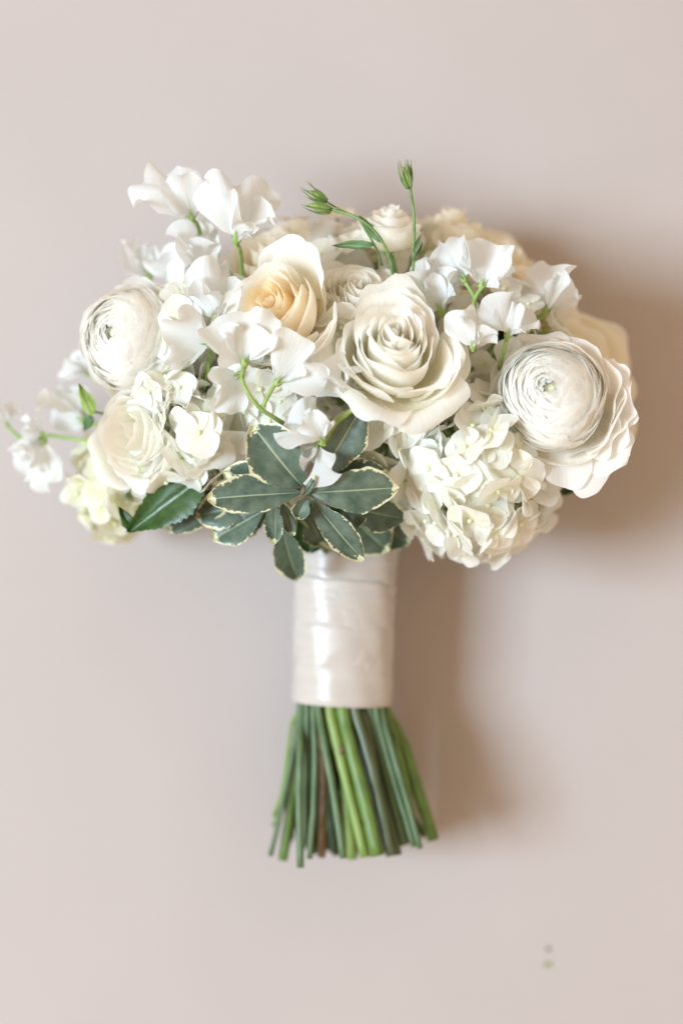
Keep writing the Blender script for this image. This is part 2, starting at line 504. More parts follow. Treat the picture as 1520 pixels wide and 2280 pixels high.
def rose(px, py, z, axis, Rpx, n, label, mats, spin=0.0, hf=1.15, open_=0.5, outer=5, name='rose', seed=1, extra=(), ruff=0.035):
    """n spiral petals, a ring of outer ones with rolled lips, and extra = (angle, size, curl) petals folded right back"""
    global rng
    rng = np.random.default_rng(seed)
    R = Rpx * pxm(z)
    H = R * hf
    root = place_bloom(name, px, py, z, axis, H * 0.88, spin, label, R)
    phi = rng.uniform(0, 6)
    new_warp(0.05, 0.04)
    for i in range(n):
        f = i / (n - 1)
        rt = R * (0.05 + 0.85 * f ** 1.05) * rng.uniform(0.93, 1.05)
        h = H * (0.94 + 0.08 * math.sin(pi * min(1, f * 1.4)) - 0.20 * f ** 2) * rng.uniform(0.95, 1.03)
        bulge = 1.25 - 0.13 * f
        bez = [(0.05 * R, 0.05 * H * (1 - f)), (rt * bulge + 0.04 * R, 0.02 * h), (rt * bulge, 0.62 * h), (rt * (0.90 + 0.14 * f), h)]
        aw = 1.9 - 1.0 * f + rng.uniform(-0.2, 0.2)
        curl = 0.1 + 1.9 * open_ * f ** 1.3 + rng.uniform(0, 0.4) * f
        me = cup_petal(phi, aw, bez, 19, 18, 0.08 + 0.12 * rng.random(), curl, 0.9 * f + 0.2, 0.24, rng.uniform(0.03, 0.12), R * (0.012 + 0.018 * f), tip=rng.uniform(0, 0.05), tilt=0.05)
        obj('petal', me, mats(f), root)
        phi += 2.39996 + rng.uniform(-0.35, 0.35)
    for k in range(outer):
        rt = R * (0.98 + 0.04 * k)
        h = H * (0.84 - 0.04 * k) * rng.uniform(0.92, 1.04)
        bez = [(0.08 * R, -0.02 * R), (rt * 1.15, -0.05 * h), (rt * 1.08, 0.5 * h), (rt * (1.0 + 0.12 * open_), h)]
        me = cup_petal(phi, rng.uniform(0.7, 0.95), bez, 23, 22, 0.20, open_ * rng.uniform(2.6, 4.4), 1.0, rng.uniform(0.22, 0.32), rng.uniform(-0.03, 0.08), R * ruff, tip=0.04, tilt=0.06)
        obj('petal', me, mats(1.0), root)
        phi += 2.2 + rng.uniform(-.3, .3)
    for (pa, sz, cu) in extra:
        rt = R * 1.12 * sz; h = H * 0.85 * sz
        bez = [(0.08 * R, -0.04 * R), (rt * 1.1, -0.08 * h), (rt * 1.12, 0.4 * h), (rt * 1.25, h)]
        me = cup_petal(pa - spin, 0.72, bez, 27, 26, 0.20, cu, 0.8, 0.36, 0.0, R * 0.05, tip=0.05)
        obj('petal', me, mats(1.0), root)
    return root

def ranunculus(px, py, z, axis, Rpx, label, spin=0.0, n=64, seed=3, openf=0.0, outer=6, hf=1.1, mat='ranun', eye=3.5, extra=()):
    global rng
    rng = np.random.default_rng(seed)
    R = Rpx * pxm(z)
    H = R * hf
    root = place_bloom('ranunculus', px, py, z, axis, H * 0.95, spin, label, R)
    # green-yellow heart
    th = np.linspace(0, 2 * pi, 13)[:, None]
    pr = np.array([(0.20, 0.0), (0.20, 0.60), (0.16, 0.78), (0.10, 0.83), (0.005, 0.845)])
    hm = mesh_grid('heart', pr[:, 0] * R * 0.8 * np.cos(th), pr[:, 0] * R * 0.8 * np.sin(th), pr[:, 1] * H + 0 * th)
    obj('heart', hm, M['bud'], root)
    for i in range(13):
        g = i / 12
        rt = R * (0.02 + 0.16 * g)
        zt = H * (0.865 - 0.02 * g) * rng.uniform(0.98, 1.02)
        bez = [(0.03 * R, 0.45 * H), (rt * 1.5, 0.45 * H), (rt * 1.25, 0.68 * H), (rt * 0.85, zt)]
        me = cup_petal(i * 2.39996, 1.5 - 0.5 * g, bez, 15, 10, 0.06, 0.3 * g, 0.2, 0.25, 0.06, R * 0.01)
        obj('petal', me, M[mat], root)
    new_warp(0.05, 0.03)
    # every petal is a piece of a nested shell that ends at its own polar angle, so rims lie over each other like scales
    for i in range(n):
        f = i / (n - 1)
        Ri = R * (0.74 + 0.26 * f) * rng.uniform(0.985, 1.015)
        th_end = math.radians(eye + (82 - eye) * f ** 0.97) + rng.normal(0, 0.04)
        ps = np.linspace(2.75, th_end, 40)
        prof = np.stack([Ri * np.sin(ps), (0.5 * H + 0.5 * H * np.cos(ps) * Ri / R * (1.0 - 0.10 * math.exp(-f / 0.12)))], -1)
        aw = (1.25 - 0.4 * f + rng.uniform(-0.12, 0.12)) * (1.0 + 0.5 * math.exp(-f / 0.1))
        lift = 0.16 + 0.3 * math.exp(-f / 0.15) + openf * rng.uniform(0.3, 1.1)
        me = cup_petal(i * 2.39996 + rng.uniform(-.3, .3), aw, prof, 27, 16, 0.05, lift, 0.25, 0.22, rng.uniform(-0.02, 0.05), R * (0.010 + 0.022 * f), tilt=0.015)
        obj('petal', me, M[mat], root)
    for k in range(outer):
        rt = R * (0.98 + 0.012 * k)
        h = H * (0.46 - 0.03 * (k % 5)) * rng.uniform(0.9, 1.1)
        bez = [(0.1 * R, -0.02 * R), (rt * 1.15, -0.1 * h), (rt * 1.12, 0.5 * h), (rt * (1.05 + 0.1 * openf), h)]
        me = cup_petal(k * 2.39996 + 0.7, 0.6, bez, 25, 17, 0.12, 0.3 + openf * rng.uniform(0.3, 1.4), 0.4, 0.35, 0.04, R * 0.05)
        obj('petal', me, M[mat], root)
    for (pa, sz, cu) in extra:           # loose petals drooping away from the face
        rt = R * sz
        bez = [(0.08 * R, -0.04 * R), (rt * 0.55, -0.12 * H), (rt * 0.93, 0.05 * H), (rt, 0.42 * H)]
        me = cup_petal(pa - spin, 0.40, bez, 27, 24, 0.16, cu, 0.5, 0.45, 0.0, R * 0.06)
        obj('petal', me, M[mat], root)
    return root

# ---- flat-ish petals: sweet pea, hydrangea, leaves
def blade(w, l, outline, nu=15, nv=15, fold=0.0, bend=0.0, ruffle=0.0, rk=3.0, cup=0.0, twist=0.0, name='petal', serr=0.0, nser=14, claw=0.0):
    """outline(v) -> half width factor.  +Y along, +Z front"""
    u = np.linspace(-1, 1, nu)[:, None]
    v = np.linspace(0, 1, nv)[None, :]
    k1, k2 = rng.uniform(0, 6.28, 2)
    hw = outline(v) * w * 0.5
    if serr:
        hw = hw * (1 + serr * (((v * nser) % 1.0) - 0.5))
    x = u * hw
    y = v * l * (1 + 0 * u)
    z = -fold * np.abs(x) + cup * (x / (0.5 * w)) ** 2 * w * 0.5
    z = z + ruffle * np.sin(rk * u * 2 + 2.2 * v + k1) * np.abs(u) ** 0.8 * sm(v * 1.2) + 0.5 * ruffle * np.sin(4 * v + k2)
    # bend about X by arc
    if abs(bend) > 1e-4:
        rr = l / bend
        a = y / rr
        y2 = (rr - z) * np.sin(a)
        z2 = rr - (rr - z) * np.cos(a)
        y, z = y2, z2
    if twist:
        a = twist * v
        x, z = x * np.cos(a) - z * np.sin(a), x * np.sin(a) + z * np.cos(a)
    U = np.broadcast_to((u + 1) / 2, x.shape)
    V = np.broadcast_to(v, x.shape)
    return x, y, z, U, V

def fan_petal(w, l, spread, name, fold, ruffle, rk, bend, lobe=0.12, nu=41, nv=19, flare=0.0):
    """fan-shaped petal: every ray from the claw curls by its own amount, which ruffles the rim"""
    u = np.linspace(-1, 1, nu)[:, None]
    v = np.linspace(0, 1, nv)[None, :]
    k = rng.uniform(0, 6.28, 6)
    a1 = rng.uniform(0.7, 1.3); a2 = rng.uniform(0.5, 1.2)
    ang = u * spread * (0.30 + 0.70 * sm(v / 0.4)) + 0.07 * np.sin(5 * u + k[5]) * v
    ln = l * (1 - lobe * np.exp(-(u / 0.14) ** 2) - 0.42 * np.abs(u) ** 4 + 0.035 * np.sin(4 * u + k[0]) + 0.02 * np.sin(11 * u + k[1]) + 0.012 * np.sin(23 * u + k[2]))
    al = ruffle * 3.0 * np.sin(rk * 1.7 * u + k[3]) * sm(v * 1.5)
    kap = bend + ruffle * 11 * (a1 * np.sin(rk * 2.4 * u + k[4]) + 0.7 * a2 * np.sin(rk * 6.1 * u + k[2]))
    kap = kap + ruffle * 7 * np.sin(rk * 11.5 * u + k[1]) * v ** 3
    th = al + kap * sm((v - 0.1) / 0.9) ** 1.3 + 0.0 * u
    ds = np.broadcast_to(ln / (nv - 1), th.shape)[:, 1:]
    tm = 0.5 * (th[:, 1:] + th[:, :-1])
    rad = np.hstack([np.zeros((nu, 1)), np.cumsum(ds * np.cos(tm), 1)])
    z = np.hstack([np.zeros((nu, 1)), np.cumsum(ds * np.sin(tm), 1)])
    x = rad * np.sin(ang) * w
    y = rad * np.cos(ang)
    z = z - fold * np.abs(x) + flare * l * v ** 2 + 0.03 * l * np.exp(-(u / 0.06) ** 2) * sm(v * 3) * (1 - v)
    U = np.broadcast_to((u + 1) / 2, x.shape)
    V = np.broadcast_to(v, x.shape)
    return mesh_grid(name, x, y, z, U, V)

def calyx_mesh(s):
    """five-pointed green cup at the origin, opening along +Y"""
    th = np.linspace(0, 2 * pi, 41)[:, None]
    v = np.linspace(0, 1, 9)[None, :]
    tooth = np.abs(((th / (2 * pi) * 5) % 1.0) - 0.5) * 2          # 1 at tips
    L = 0.42 + 0.75 * tooth ** 1.6
    y = v * L - 0.22
    r = 0.10 + 0.24 * sm(v * L / 0.4) + 0.25 * np.clip(v * L - 0.5, 0, 1) ** 1.2
    sq = 1 - 0 * v
    return mesh_grid('calyx', s * r * np.cos(th) * sq, s * y + 0 * th, s * r * np.sin(th) * sq)

def sweet_pea(cal, top, z, roll, label, tilt=0.0, seed=1, stem=None, wings=1.0, mat='white', wide=1.0, dz=0.0):
    """cal/top: pixels of the calyx and of the far rim; roll 0 = seen from the front, 180 = from behind"""
    global rng
    rng = np.random.default_rng(seed * 7 + 5)
    a = P(*cal, z)
    b = P(*top, z + dz)
    l = (b - a).length
    mw = Matrix.Translation(a) @ frame_y(b - a, (0, 0, 1), math.radians(roll))
    root = obj('sweet_pea', calyx_mesh(min(l * 0.26, 0.0085)), M['calyx'], bouquet, mw, label)
    bn = fan_petal(1.0 * wide, l * 1.16, rng.uniform(0.98, 1.12), 'banner_petal', rng.uniform(0.1, 0.4), rng.uniform(0.05, 0.085), rng.uniform(0.9, 1.4), rng.uniform(-0.8, -0.2), 0.10)
    obj('banner_petal', bn, M[mat], root)
    for s in (-1, 1):
        wg = fan_petal(0.9, l * rng.uniform(0.72, 0.92) * wings, rng.uniform(0.75, 0.95), 'wing_petal', -0.2, rng.uniform(0.05, 0.085), 1.2, rng.uniform(0.1, 0.7), 0.0, 29, 15)
        m = Matrix.Translation((0, l * 0.03, l * 0.05)) @ Matrix.Rotation(s * rng.uniform(0.6, 1.25), 4, 'Y') @ Matrix.Rotation(rng.uniform(0.1, 0.45), 4, 'X') @ Matrix.Rotation(s * rng.uniform(-0.5, 0.1), 4, 'Z')
        obj('wing_petal', wg, M[mat], root, m)
    kl = fan_petal(0.6, l * 0.5, 0.6, 'keel', 0.9, 0.02, 1.0, 0.9, 0.0, 11, 9)
    obj('keel', kl, M[mat], root, Matrix.Translation((0, 0, l * 0.05)) @ Matrix.Rotation(0.75, 4, 'X'))
    if stem:
        pts = [a] + [P(x, y, zz) for x, y, zz in stem]
        tube('pedicel', smooth_path(pts, 14), [0.0011, 0.0012, 0.0014], M['calyx'], bouquet, 8)
    return root

# hydrangea florets: a few shared meshes of four rounded sepals and a bead
def floret_mesh(seed, cupv, mat):
    global rng
    rng = np.random.default_rng(seed)
    CO, F, UVs = [], [], []
    base = 0
    mats = []
    for k in range(4):
        w = rng.uniform(1.0, 1.2); l = rng.uniform(0.95, 1.1)
        outl = lambda v: np.clip(0.16 + 1.02 * np.sin(pi * np.clip(v, 0, 1) ** 0.85 * 0.93) ** 0.75, 0, 2) * np.where(v > 0.985, 0.62, 1.0)
        x, y, z, U, V = blade(w, l, outl, 9, 10, rng.uniform(-0.12, 0.12), rng.uniform(-0.5, 0.35) + cupv, rng.uniform(0.02, 0.06), 1.2, rng.uniform(0.0, 0.25))
        z = z + 0.03 * (k % 2) + 0.02
        # round off the tip: the middle reaches farther than the sides
        y = y - 0.16 * (x / (0.5 * w)) ** 2 * V ** 3
        a = k * pi / 2 + rng.uniform(-.12, .12)
        X = x * math.cos(a) - y * math.sin(a)
        Y = x * math.sin(a) + y * math.cos(a)
        nu, nv = X.shape
        CO.append(np.stack([X, Y, z], -1).reshape(-1, 3))
        UVs.append(np.stack([U, V], -1).reshape(-1, 2))
        idx = np.arange(nu * nv).reshape(nu, nv) + base
        q = np.stack([idx[:-1, :-1], idx[1:, :-1], idx[1:, 1:], idx[:-1, 1:]], -1).reshape(-1, 4)
        F += q.tolist(); mats += [0] * len(q)
        base += nu * nv
    # bead
    th = np.linspace(0, 2 * pi, 9)[:, None]
    ph = np.linspace(-1.2, 1.5, 6)[None, :]
    X = 0.11 * np.cos(th) * np.cos(ph); Y = 0.11 * np.sin(th) * np.cos(ph); Z = 0.10 + 0.10 * np.sin(ph) + 0 * th
    nu, nv = X.shape
    CO.append(np.stack([X, Y, Z], -1).reshape(-1, 3)); UVs.append(np.zeros((nu * nv, 2)))
    idx = np.arange(nu * nv).reshape(nu, nv) + base
    q = np.stack([idx[:-1, :-1], idx[1:, :-1], idx[1:, 1:], idx[:-1, 1:]], -1).reshape(-1, 4)
    F += q.tolist(); mats += [1] * len(q); base += nu * nv
    me = mesh_arrays('floret', np.vstack(CO), F, np.vstack(UVs))
    me.materials.append(M[mat]); me.materials.append(M['bud'])
    me.polygons.foreach_set("material_index", mats)
    return me

FLOR = {m: [floret_mesh(40 + i, 0.15 * (i % 3 - 1), m) for i in range(7)] for m in ('hyd', 'hydgreen')}

def hydrangea(px, py, ztop, rx, ry, rz, n, label, mat='hyd', size=46, tiltdir=(0, 0, 1), seed=5, cover=1.35):
    """dome of florets; (rx, ry) in photo pixels, rz in metres, facing tiltdir"""
    global rng
    rng = np.random.default_rng(seed)
    k = pxm(ztop)
    cen = P(px, py, ztop - rz)
    q = frame_z(tiltdir, 0.0).to_3x3()
    items = []
    places = []
    for i in range(n):
        cz = 1 - (i + 0.5) / n * cover                      # from the pole down past the equator
        s = math.sqrt(max(0, 1 - cz * cz)); a = i * 2.39996 + rng.uniform(-.2, .2)
        d = q @ Vector((s * math.cos(a), s * math.sin(a), cz))
        e = 1 + rng.uniform(-0.16, 0.07)
        p = cen + Vector((d.x * rx * k * e, d.y * ry * k * e, d.z * rz * e))
        nrm = (Vector((d.x / rx, d.y / ry, d.z * k / rz)).normalized() + Vector(rng.uniform(-.75, .75, 3))).normalized()
        places.append((p, nrm))
        mid = cen + (p - cen) * 0.5
        items.append(([cen - Vector((0, 0, 0)), mid, p], [0.0013, 0.001, 0.0008]))
    root = obj('hydrangea', tubes_mesh('hydrangea', items, 5), M['calyx'], bouquet, None, label)
    for p, nrm in places:
        sc = size * k * rng.uniform(0.82, 1.18)
        mw = Matrix.Translation(p) @ frame_z(nrm, rng.uniform(0, 6.28)) @ Matrix.Scale(sc, 4)
        obj('floret', FLOR[mat][rng.integers(0, 7)], None, root, mw)
    return root

def leaf(b, t_, wpx, zb, zt, mat, parent, roll=0.0, bend=0.25, fold=-0.25, shape='obovate', name='leaf', label=None, ruffle=0.0022, serr=0.0, twist=0.0):
    A = P(*b, zb); B = P(*t_, zt)
    l = (B - A).length
    w = wpx * pxm(0.5 * (zb + zt))
    if shape == 'obovate':
        outl = lambda v: np.clip(0.05 + 1.0 * np.sin(pi * np.clip(v, 0, 1) ** 1.25) ** 0.8, 0.0, 2)
    elif shape == 'ovate':
        outl = lambda v: np.clip(0.04 + 1.0 * np.sin(pi * np.clip(v, 0, 1) ** 0.75) ** 0.9, 0.0, 2) * (1 - 0.25 * v)
    else:
        outl = lambda v: np.clip(0.10 + 0.9 * np.sin(pi * v ** 0.8), 0, 2)
    nv = 57 if serr else 41
    x, y, z, U, V = blade(w, l * 1.02, outl, 15, nv, fold, -bend, ruffle, 1.6, serr=serr, nser=15, twist=twist)
    kk = rng.uniform(0, 6.28, 4)
    sd = np.sign(U - 0.5) * 1.3
    x = x * (1 + 0.05 * np.sin(7 * V + kk[0] + sd) + 0.035 * np.sin(17 * V + kk[1] + sd) + 0.025 * np.sin(37 * V + kk[2] + sd))
    z = z + 0.0010 * (1 - np.exp(-((U - 0.5) / 0.05) ** 2)) * sm(V * 8)
    if abs(bend) > 1e-3:     # keep the tip on the chord
        a = bend / 2
        y, z = y * math.cos(a) - z * math.sin(a), y * math.sin(a) + z * math.cos(a)
    mw = Matrix.Translation(A) @ frame_y(B - A, (0, 0, 1), math.radians(roll))
    return obj(name, mesh_grid(name, x, y, z, U, V), M[mat], parent, mw, label)

# ------------------------------------------------------------------ wrap and stems
CX, WZ = 763, 0.062                    # handle centre line
def wrap_half(y):                      # half width in px along the handle
    return np.interp(y, [1150, 1215, 1290, 1380, 1480, 1565], [122, 114, 113, 110, 107, 106])
def wrap_cx(y):
    return np.interp(y, [1150, 1215, 1290, 1400, 1565], [780, 778, 770, 764, 761])

def ribbon_band(y0, y1, grow, tilt, seed, cap=False):
    r = np.random.default_rng(seed)
    nu, nv = 97, 22
    th = np.linspace(0, 2 * pi, nu)[:, None]
    v = np.linspace(0, 1, nv)[None, :]
    yy = y0 + (y1 - y0) * v + tilt * np.cos(th) * (1 + 0 * v)
    hw = wrap_half(yy) * pxm(WZ) + grow
    wr = np.zeros_like(yy)
    for k in range(30):                # small creases running mostly round the handle
        a0 = r.uniform(0, 6.28); vv = r.uniform(-0.1, 1.1); sl = r.uniform(-0.1, 0.5); wd = r.uniform(0.03, 0.09)
        da = (th - a0 + pi) % (2 * pi) - pi
        wr += r.uniform(-0.0008, 0.0006) * np.exp(-(da / r.uniform(0.5, 1.1)) ** 2) * np.exp(-((v - vv - sl * da) / wd) ** 2)
    flat = 0.0005 * np.sin(4 * th + r.uniform(0, 6) + 1.5 * v) + 0.00025 * np.sin(9 * th + 4 * v)
    # hem: both edges rolled in a little
    hem = -0.0010 * (np.exp(-(v / 0.03) ** 2) + np.exp(-((1 - v) / 0.03) ** 2))
    rr = hw + wr + flat + hem
    cx = (wrap_cx(yy) - 760) * pxm(WZ)
    X = cx + rr * np.cos(th)
    Zc = WZ + rr * 0.86 * np.sin(th)
    Y = (1140 - yy) * pxm(WZ) + 0 * th
    return mesh_grid('ribbon_band', X, Y, Zc, np.broadcast_to(th / (2 * pi), X.shape), np.broadcast_to(v, X.shape))

bands = [(1214, 1330, 0.0000, 5, 1), (1286, 1395, 0.0010, 13, 2), (1345, 1490, 0.0004, 10, 3), (1384, 1566, 0.0012, 5, 4)]
wrap_root = None
for i, b in enumerate(bands):
    me = ribbon_band(*b)
    if i == 0:
        wrap_root = obj('ribbon_wrap', me, M['satin'], bouquet, None, "ivory satin ribbon wound round the stems")
    else:
        obj('ribbon_band', me, M['satin'], wrap_root)

def stem(pts, w, mat, z0=None, label=None):
    """pts: photo pixels from the ribbon's lower edge to the cut end; z0 height"""
    global rng
    z0 = WZ + 0.02 if z0 is None else z0
    (x0, y0) = pts[0]
    up_pts = [P(790 + (x0 - 762) * 1.25, 1130, WZ * 0.6 + z0 * 0.4 + 0.012), P(770 + (x0 - 762) * 0.88, 1240, WZ * 0.35 + z0 * 0.65), P(764 + (x0 - 762) * 0.92, 1420, WZ * 0.3 + z0 * 0.7)]
    zz = np.linspace(0, 1, len(pts))
    low = [P(x, y, z0 + (z0 - WZ) * 0.55 * f) for (x, y), f in zip(pts, zz)]
    r = w * 0.5 * pxm(z0)
    inner = []
    for p in up_pts[1:] + low[:1]:       # stay inside the ribbon
        yy = 1140 - p.y / pxm(WZ)
        hw = float(wrap_half(yy)) * pxm(WZ) - r - 0.0015
        dx = p.x - (float(wrap_cx(yy)) - 760) * pxm(WZ)
        dx = max(-hw * 0.985, min(hw * 0.985, dx))
        lim = 0.86 * math.sqrt(hw * hw - dx * dx)
        inner.append(Vector(((float(wrap_cx(yy)) - 760) * pxm(WZ) + dx, p.y, max(WZ - lim, min(WZ + lim, p.z)))))
    exit_ = inner[-1].copy(); 
    path = smooth_path(up_pts[:1] + inner + low[1:], 40)
    r *= 1.15
    prof = np.full(41, r); prof[:20] *= 0.92
    jn = np.linspace(0, 1, 41)
    for q in rng.uniform(0.55, 0.97, rng.integers(0, 3)):      # joints along the stem
        prof = prof * (1 + 0.22 * np.exp(-((jn - q) / 0.012) ** 2))
    o = tube('stem', path + rng.normal(0, 0.00008, path.shape), prof, M[mat], bouquet, 12, 0.03, label)
    o.data.materials.append(M['scar'])
    o.data.polygons[len(o.data.polygons) - 1].material_index = 1      # pale cut end
    return o

def zp(zx, zy):
    return (540 + 0.329 * zx, 1520 + 0.329 * zy)

stems = [  # (points in the enlarged view, width there, material, height)
    ([(352, 140), (330, 300), (275, 700), (212, 905)], 26, 'stem_lime', 0.055),
    ([(372, 140), (350, 420), (270, 820), (188, 1172)], 32, 'stem_grey', 0.066),
    ([(398, 150), (372, 560), (322, 850), (272, 1200)], 58, 'stem_green', 0.062),
    ([(400, 140), (388, 500), (383, 800), (392, 1252)], 44, 'stem_grey', 0.080),
    ([(437, 140), (432, 500), (428, 800), (424, 1092)], 32, 'stem_grey', 0.074),
    ([(478, 140), (490, 450), (482, 800), (452, 1192)], 36, 'stem_grey', 0.080),
    ([(535, 300), (545, 600), (540, 900), (534, 1182)], 46, 'stem_brown', 0.070),
    ([(512, 140), (560, 450), (618, 760), (684, 1190)], 44, 'stem_grey', 0.085),
    ([(590, 140), (650, 450), (730, 780), (830, 1180)], 62, 'stem_lime', 0.083),
    ([(672, 140), (735, 450), (815, 760), (912, 1172)], 76, 'stem_green', 0.086),
    ([(752, 140), (830, 420), (915, 760), (1002, 1172)], 58, 'stem_purple', 0.083),
    ([(800, 140), (835, 280), (930, 720), (1052, 1165)], 46, 'stem_purple', 0.078),
    ([(850, 130), (930, 450), (1010, 780), (1090, 1100)], 44, 'stem_grey', 0.076),
    ([(892, 130), (965, 450), (1060, 780), (1160, 1112)], 38, 'stem_grey', 0.078),
    ([(925, 120), (1010, 450), (1100, 760), (1200, 1124)], 36, 'stem_grey', 0.080),
    ([(985, 110), (1075, 400), (1180, 720), (1290, 1062)], 74, 'stem_green', 0.066),
    ([(968, 100), (985, 250), (1040, 420), (1150, 900)], 40, 'stem_green', 0.070),
    # second rank behind, most in the darkened colour that fills the gaps with shade
    ([(600, 300), (610, 600), (612, 900), (618, 1150)], 46, 'stem_shaded', 0.060),
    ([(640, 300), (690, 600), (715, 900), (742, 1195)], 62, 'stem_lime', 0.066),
    ([(470, 300), (460, 600), (430, 900), (470, 1160)], 50, 'stem_shaded', 0.056),
    ([(520, 300), (500, 700), (500, 900), (490, 1150)], 55, 'stem_shaded', 0.050),
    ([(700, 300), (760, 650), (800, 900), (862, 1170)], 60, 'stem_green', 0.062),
    ([(560, 300), (570, 700), (580, 900), (640, 1165)], 52, 'stem_shaded', 0.052),
    ([(800, 300), (850, 650), (900, 900), (965, 1150)], 60, 'stem_shaded', 0.058),
    ([(860, 300), (930, 650), (985, 900), (1040, 1120)], 60, 'stem_shaded', 0.056),
    ([(900, 300), (990, 650), (1050, 900), (1110, 1090)], 55, 'stem_shaded', 0.060),
    ([(960, 300), (1040, 600), (1120, 850), (1230, 1040)], 42, 'stem_shaded', 0.060),
    ([(400, 300), (380, 600), (340, 900), (300, 1100)], 46, 'stem_shaded', 0.052),
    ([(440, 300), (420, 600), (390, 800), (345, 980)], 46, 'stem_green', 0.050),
    ([(740, 300), (790, 600), (830, 900), (880, 1160)], 60, 'stem_shaded', 0.050),
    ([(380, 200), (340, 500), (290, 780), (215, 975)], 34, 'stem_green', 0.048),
    ([(430, 300), (400, 600), (350, 850), (318, 1060)], 52, 'stem_shaded', 0.044),
    ([(500, 300), (480, 600), (455, 850), (445, 1120)], 56, 'stem_shaded', 0.044),
    ([(560, 300), (565, 600), (560, 850), (575, 1130)], 58, 'stem_shaded', 0.042),
    ([(640, 300), (660, 600), (680, 850), (700, 1150)], 58, 'stem_shaded', 0.042),
    ([(720, 300), (760, 600), (790, 850), (800, 1150)], 58, 'stem_shaded', 0.042),
    ([(820, 300), (880, 600), (920, 850), (930, 1120)], 58, 'stem_shaded', 0.043),
    ([(900, 300), (960, 600), (1010, 850), (1010, 1090)], 56, 'stem_shaded', 0.044),
    ([(940, 300), (1010, 600), (1080, 820), (1150, 1030)], 50, 'stem_shaded', 0.050),
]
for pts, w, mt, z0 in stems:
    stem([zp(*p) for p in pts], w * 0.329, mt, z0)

# leaf scars / cut nodes on the stems
def node_lump(x, y, z, s, mat='scar', name='stem_node'):
    th = np.linspace(0, 2 * pi, 11)[:, None]; ph = np.linspace(-1.4, 1.4, 7)[None, :]
    r = 1 + 0.25 * np.sin(3 * th + 1) * np.cos(2 * ph)
    c = P(x, y, z)
    obj(name, mesh_grid(name, c.x + s * r * np.cos(th) * np.cos(ph), c.y + 1.5 * s * r * np.sin(ph) + 0 * th, c.z + 0.8 * s * r * np.sin(th) * np.cos(ph)), M[mat], bouquet)
for (zx, zy, zz, s, mt) in [(778, 960, 0.089, 0.0032, 'scar'), (960, 1000, 0.090, 0.0028, 'stem_lime'), (668, 455, 0.092, 0.0016, 'stem_brown')]:
    node_lump(*zp(zx, zy), zz, s, mt)

# ------------------------------------------------------------------ hydrangeas
hydrangea(1050, 1050, 0.176, 172, 198, 0.066, 125, "full white mophead hydrangea hanging below the open ranunculus", size=56, tiltdir=(0.12, -0.25, 1), seed=5)
hydrangea(452, 958, 0.166, 118, 130, 0.048, 60, "white hydrangea with pale green hearts beside the variegated leaves", size=50, tiltdir=(-0.1, -0.1, 1), seed=8)
hydrangea(262, 1075, 0.110, 95, 125, 0.050, 40, "pale green-white hydrangea below the ivory rose", mat='hydgreen', size=42, tiltdir=(-0.4, -0.2, 0.9), seed=9)
hydrangea(740, 745, 0.152, 120, 125, 0.055, 44, "white hydrangea tucked between the peach rose and large ivory rose", size=50, seed=12)
hydrangea(1120, 745, 0.142, 140, 140, 0.055, 38, "white hydrangea almost hidden under the sweet peas", size=42, seed=13)
hydrangea(440, 755, 0.150, 105, 140, 0.055, 42, "white hydrangea behind the side-on sweet peas", size=50, seed=14)
hydrangea(870, 965, 0.156, 115, 110, 0.05, 40, "white hydrangea beneath the reflexed rose petal", size=50, seed=15)
hydrangea(610, 905, 0.166, 135, 115, 0.05, 46, "white hydrangea under the back-turned sweet peas", size=50, seed=16)
hydrangea(780, 600, 0.119, 300, 120, 0.06, 56, "white hydrangea forming the back of the dome", size=44, tiltdir=(0, 0.6, 0.8), seed=17)
hydrangea(1180, 985, 0.105, 120, 105, 0.05, 30, "white hydrangea behind the hanging ranunculus petals", size=42, seed=18)
hydrangea(395, 870, 0.160, 85, 80, 0.04, 28, "small white hydrangea tuft between the ranunculus and ivory rose", size=46, seed=20)
hydrangea(375, 1030, 0.142, 85, 75, 0.04, 20, "white hydrangea tuft above the dark toothed leaf", size=48, seed=31)
# the bed of blooms that the head lies on
hydrangea(780, 830, 0.1325, 440, 300, 0.060, 90, "white hydrangea on the underside resting on the table", size=60, tiltdir=(0, 0, -1), seed=19)

# ------------------------------------------------------------------ roses
iv = lambda f: M['ivory']
cr = lambda f: M['cream']
pe = lambda f: M['peach_in'] if f < 0.55 else (M['peach_out'] if f < 0.9 else M['ivory'])
po = lambda f: M['peach_out']
rose(880, 740, 0.186, (0.02, 0.42, 0.90), 122, 30, "large open ivory rose with a swirled centre and rolled-back outer petals", iv, 0.0, 1.5, 0.42, 4, seed=21, extra=((-1.95, 0.92, 2.6), (-1.05, 0.95, 3.0), (-2.9, 0.88, 2.2), (-0.3, 0.85, 2.4)))
rose(594, 668, 0.174, (-0.38, 0.34, 0.86), 114, 18, "peach-centred rose with a deep orange heart", pe, 1.2, 1.35, 0.4, 6, seed=22)
rose(800, 632, 0.150, (0.0, 0.62, 0.78), 82, 18, "small white rose with a flat swirled face behind the large ivory rose", iv, 0.2, 1.1, 0.25, 4, seed=23)
rose(275, 965, 0.140, (-0.55, 0.0, 0.82), 108, 18, "ivory rose turned outward under the round ranunculus", iv, 2.0, 1.15, 0.45, 3, seed=24)
rose(868, 470, 0.130, (0.02, 0.95, 0.30), 56, 16, "small greenish-white half-open rose between the green bud stems", iv, 0.6, 1.75, 0.42, 5, seed=25, name='spray_rose')
rose(735, 520, 0.085, (-0.1, 0.85, 0.45), 88, 14, "cream rose at the back between the peach rose and bud stems", cr, 0.3, 1.3, 0.4, 5, seed=26)
rose(600, 540, 0.110, (-0.2, 0.75, 0.6), 80, 12, "peach rose behind the upright sweet pea", po, 0.9, 1.4, 0.35, 5, seed=27)
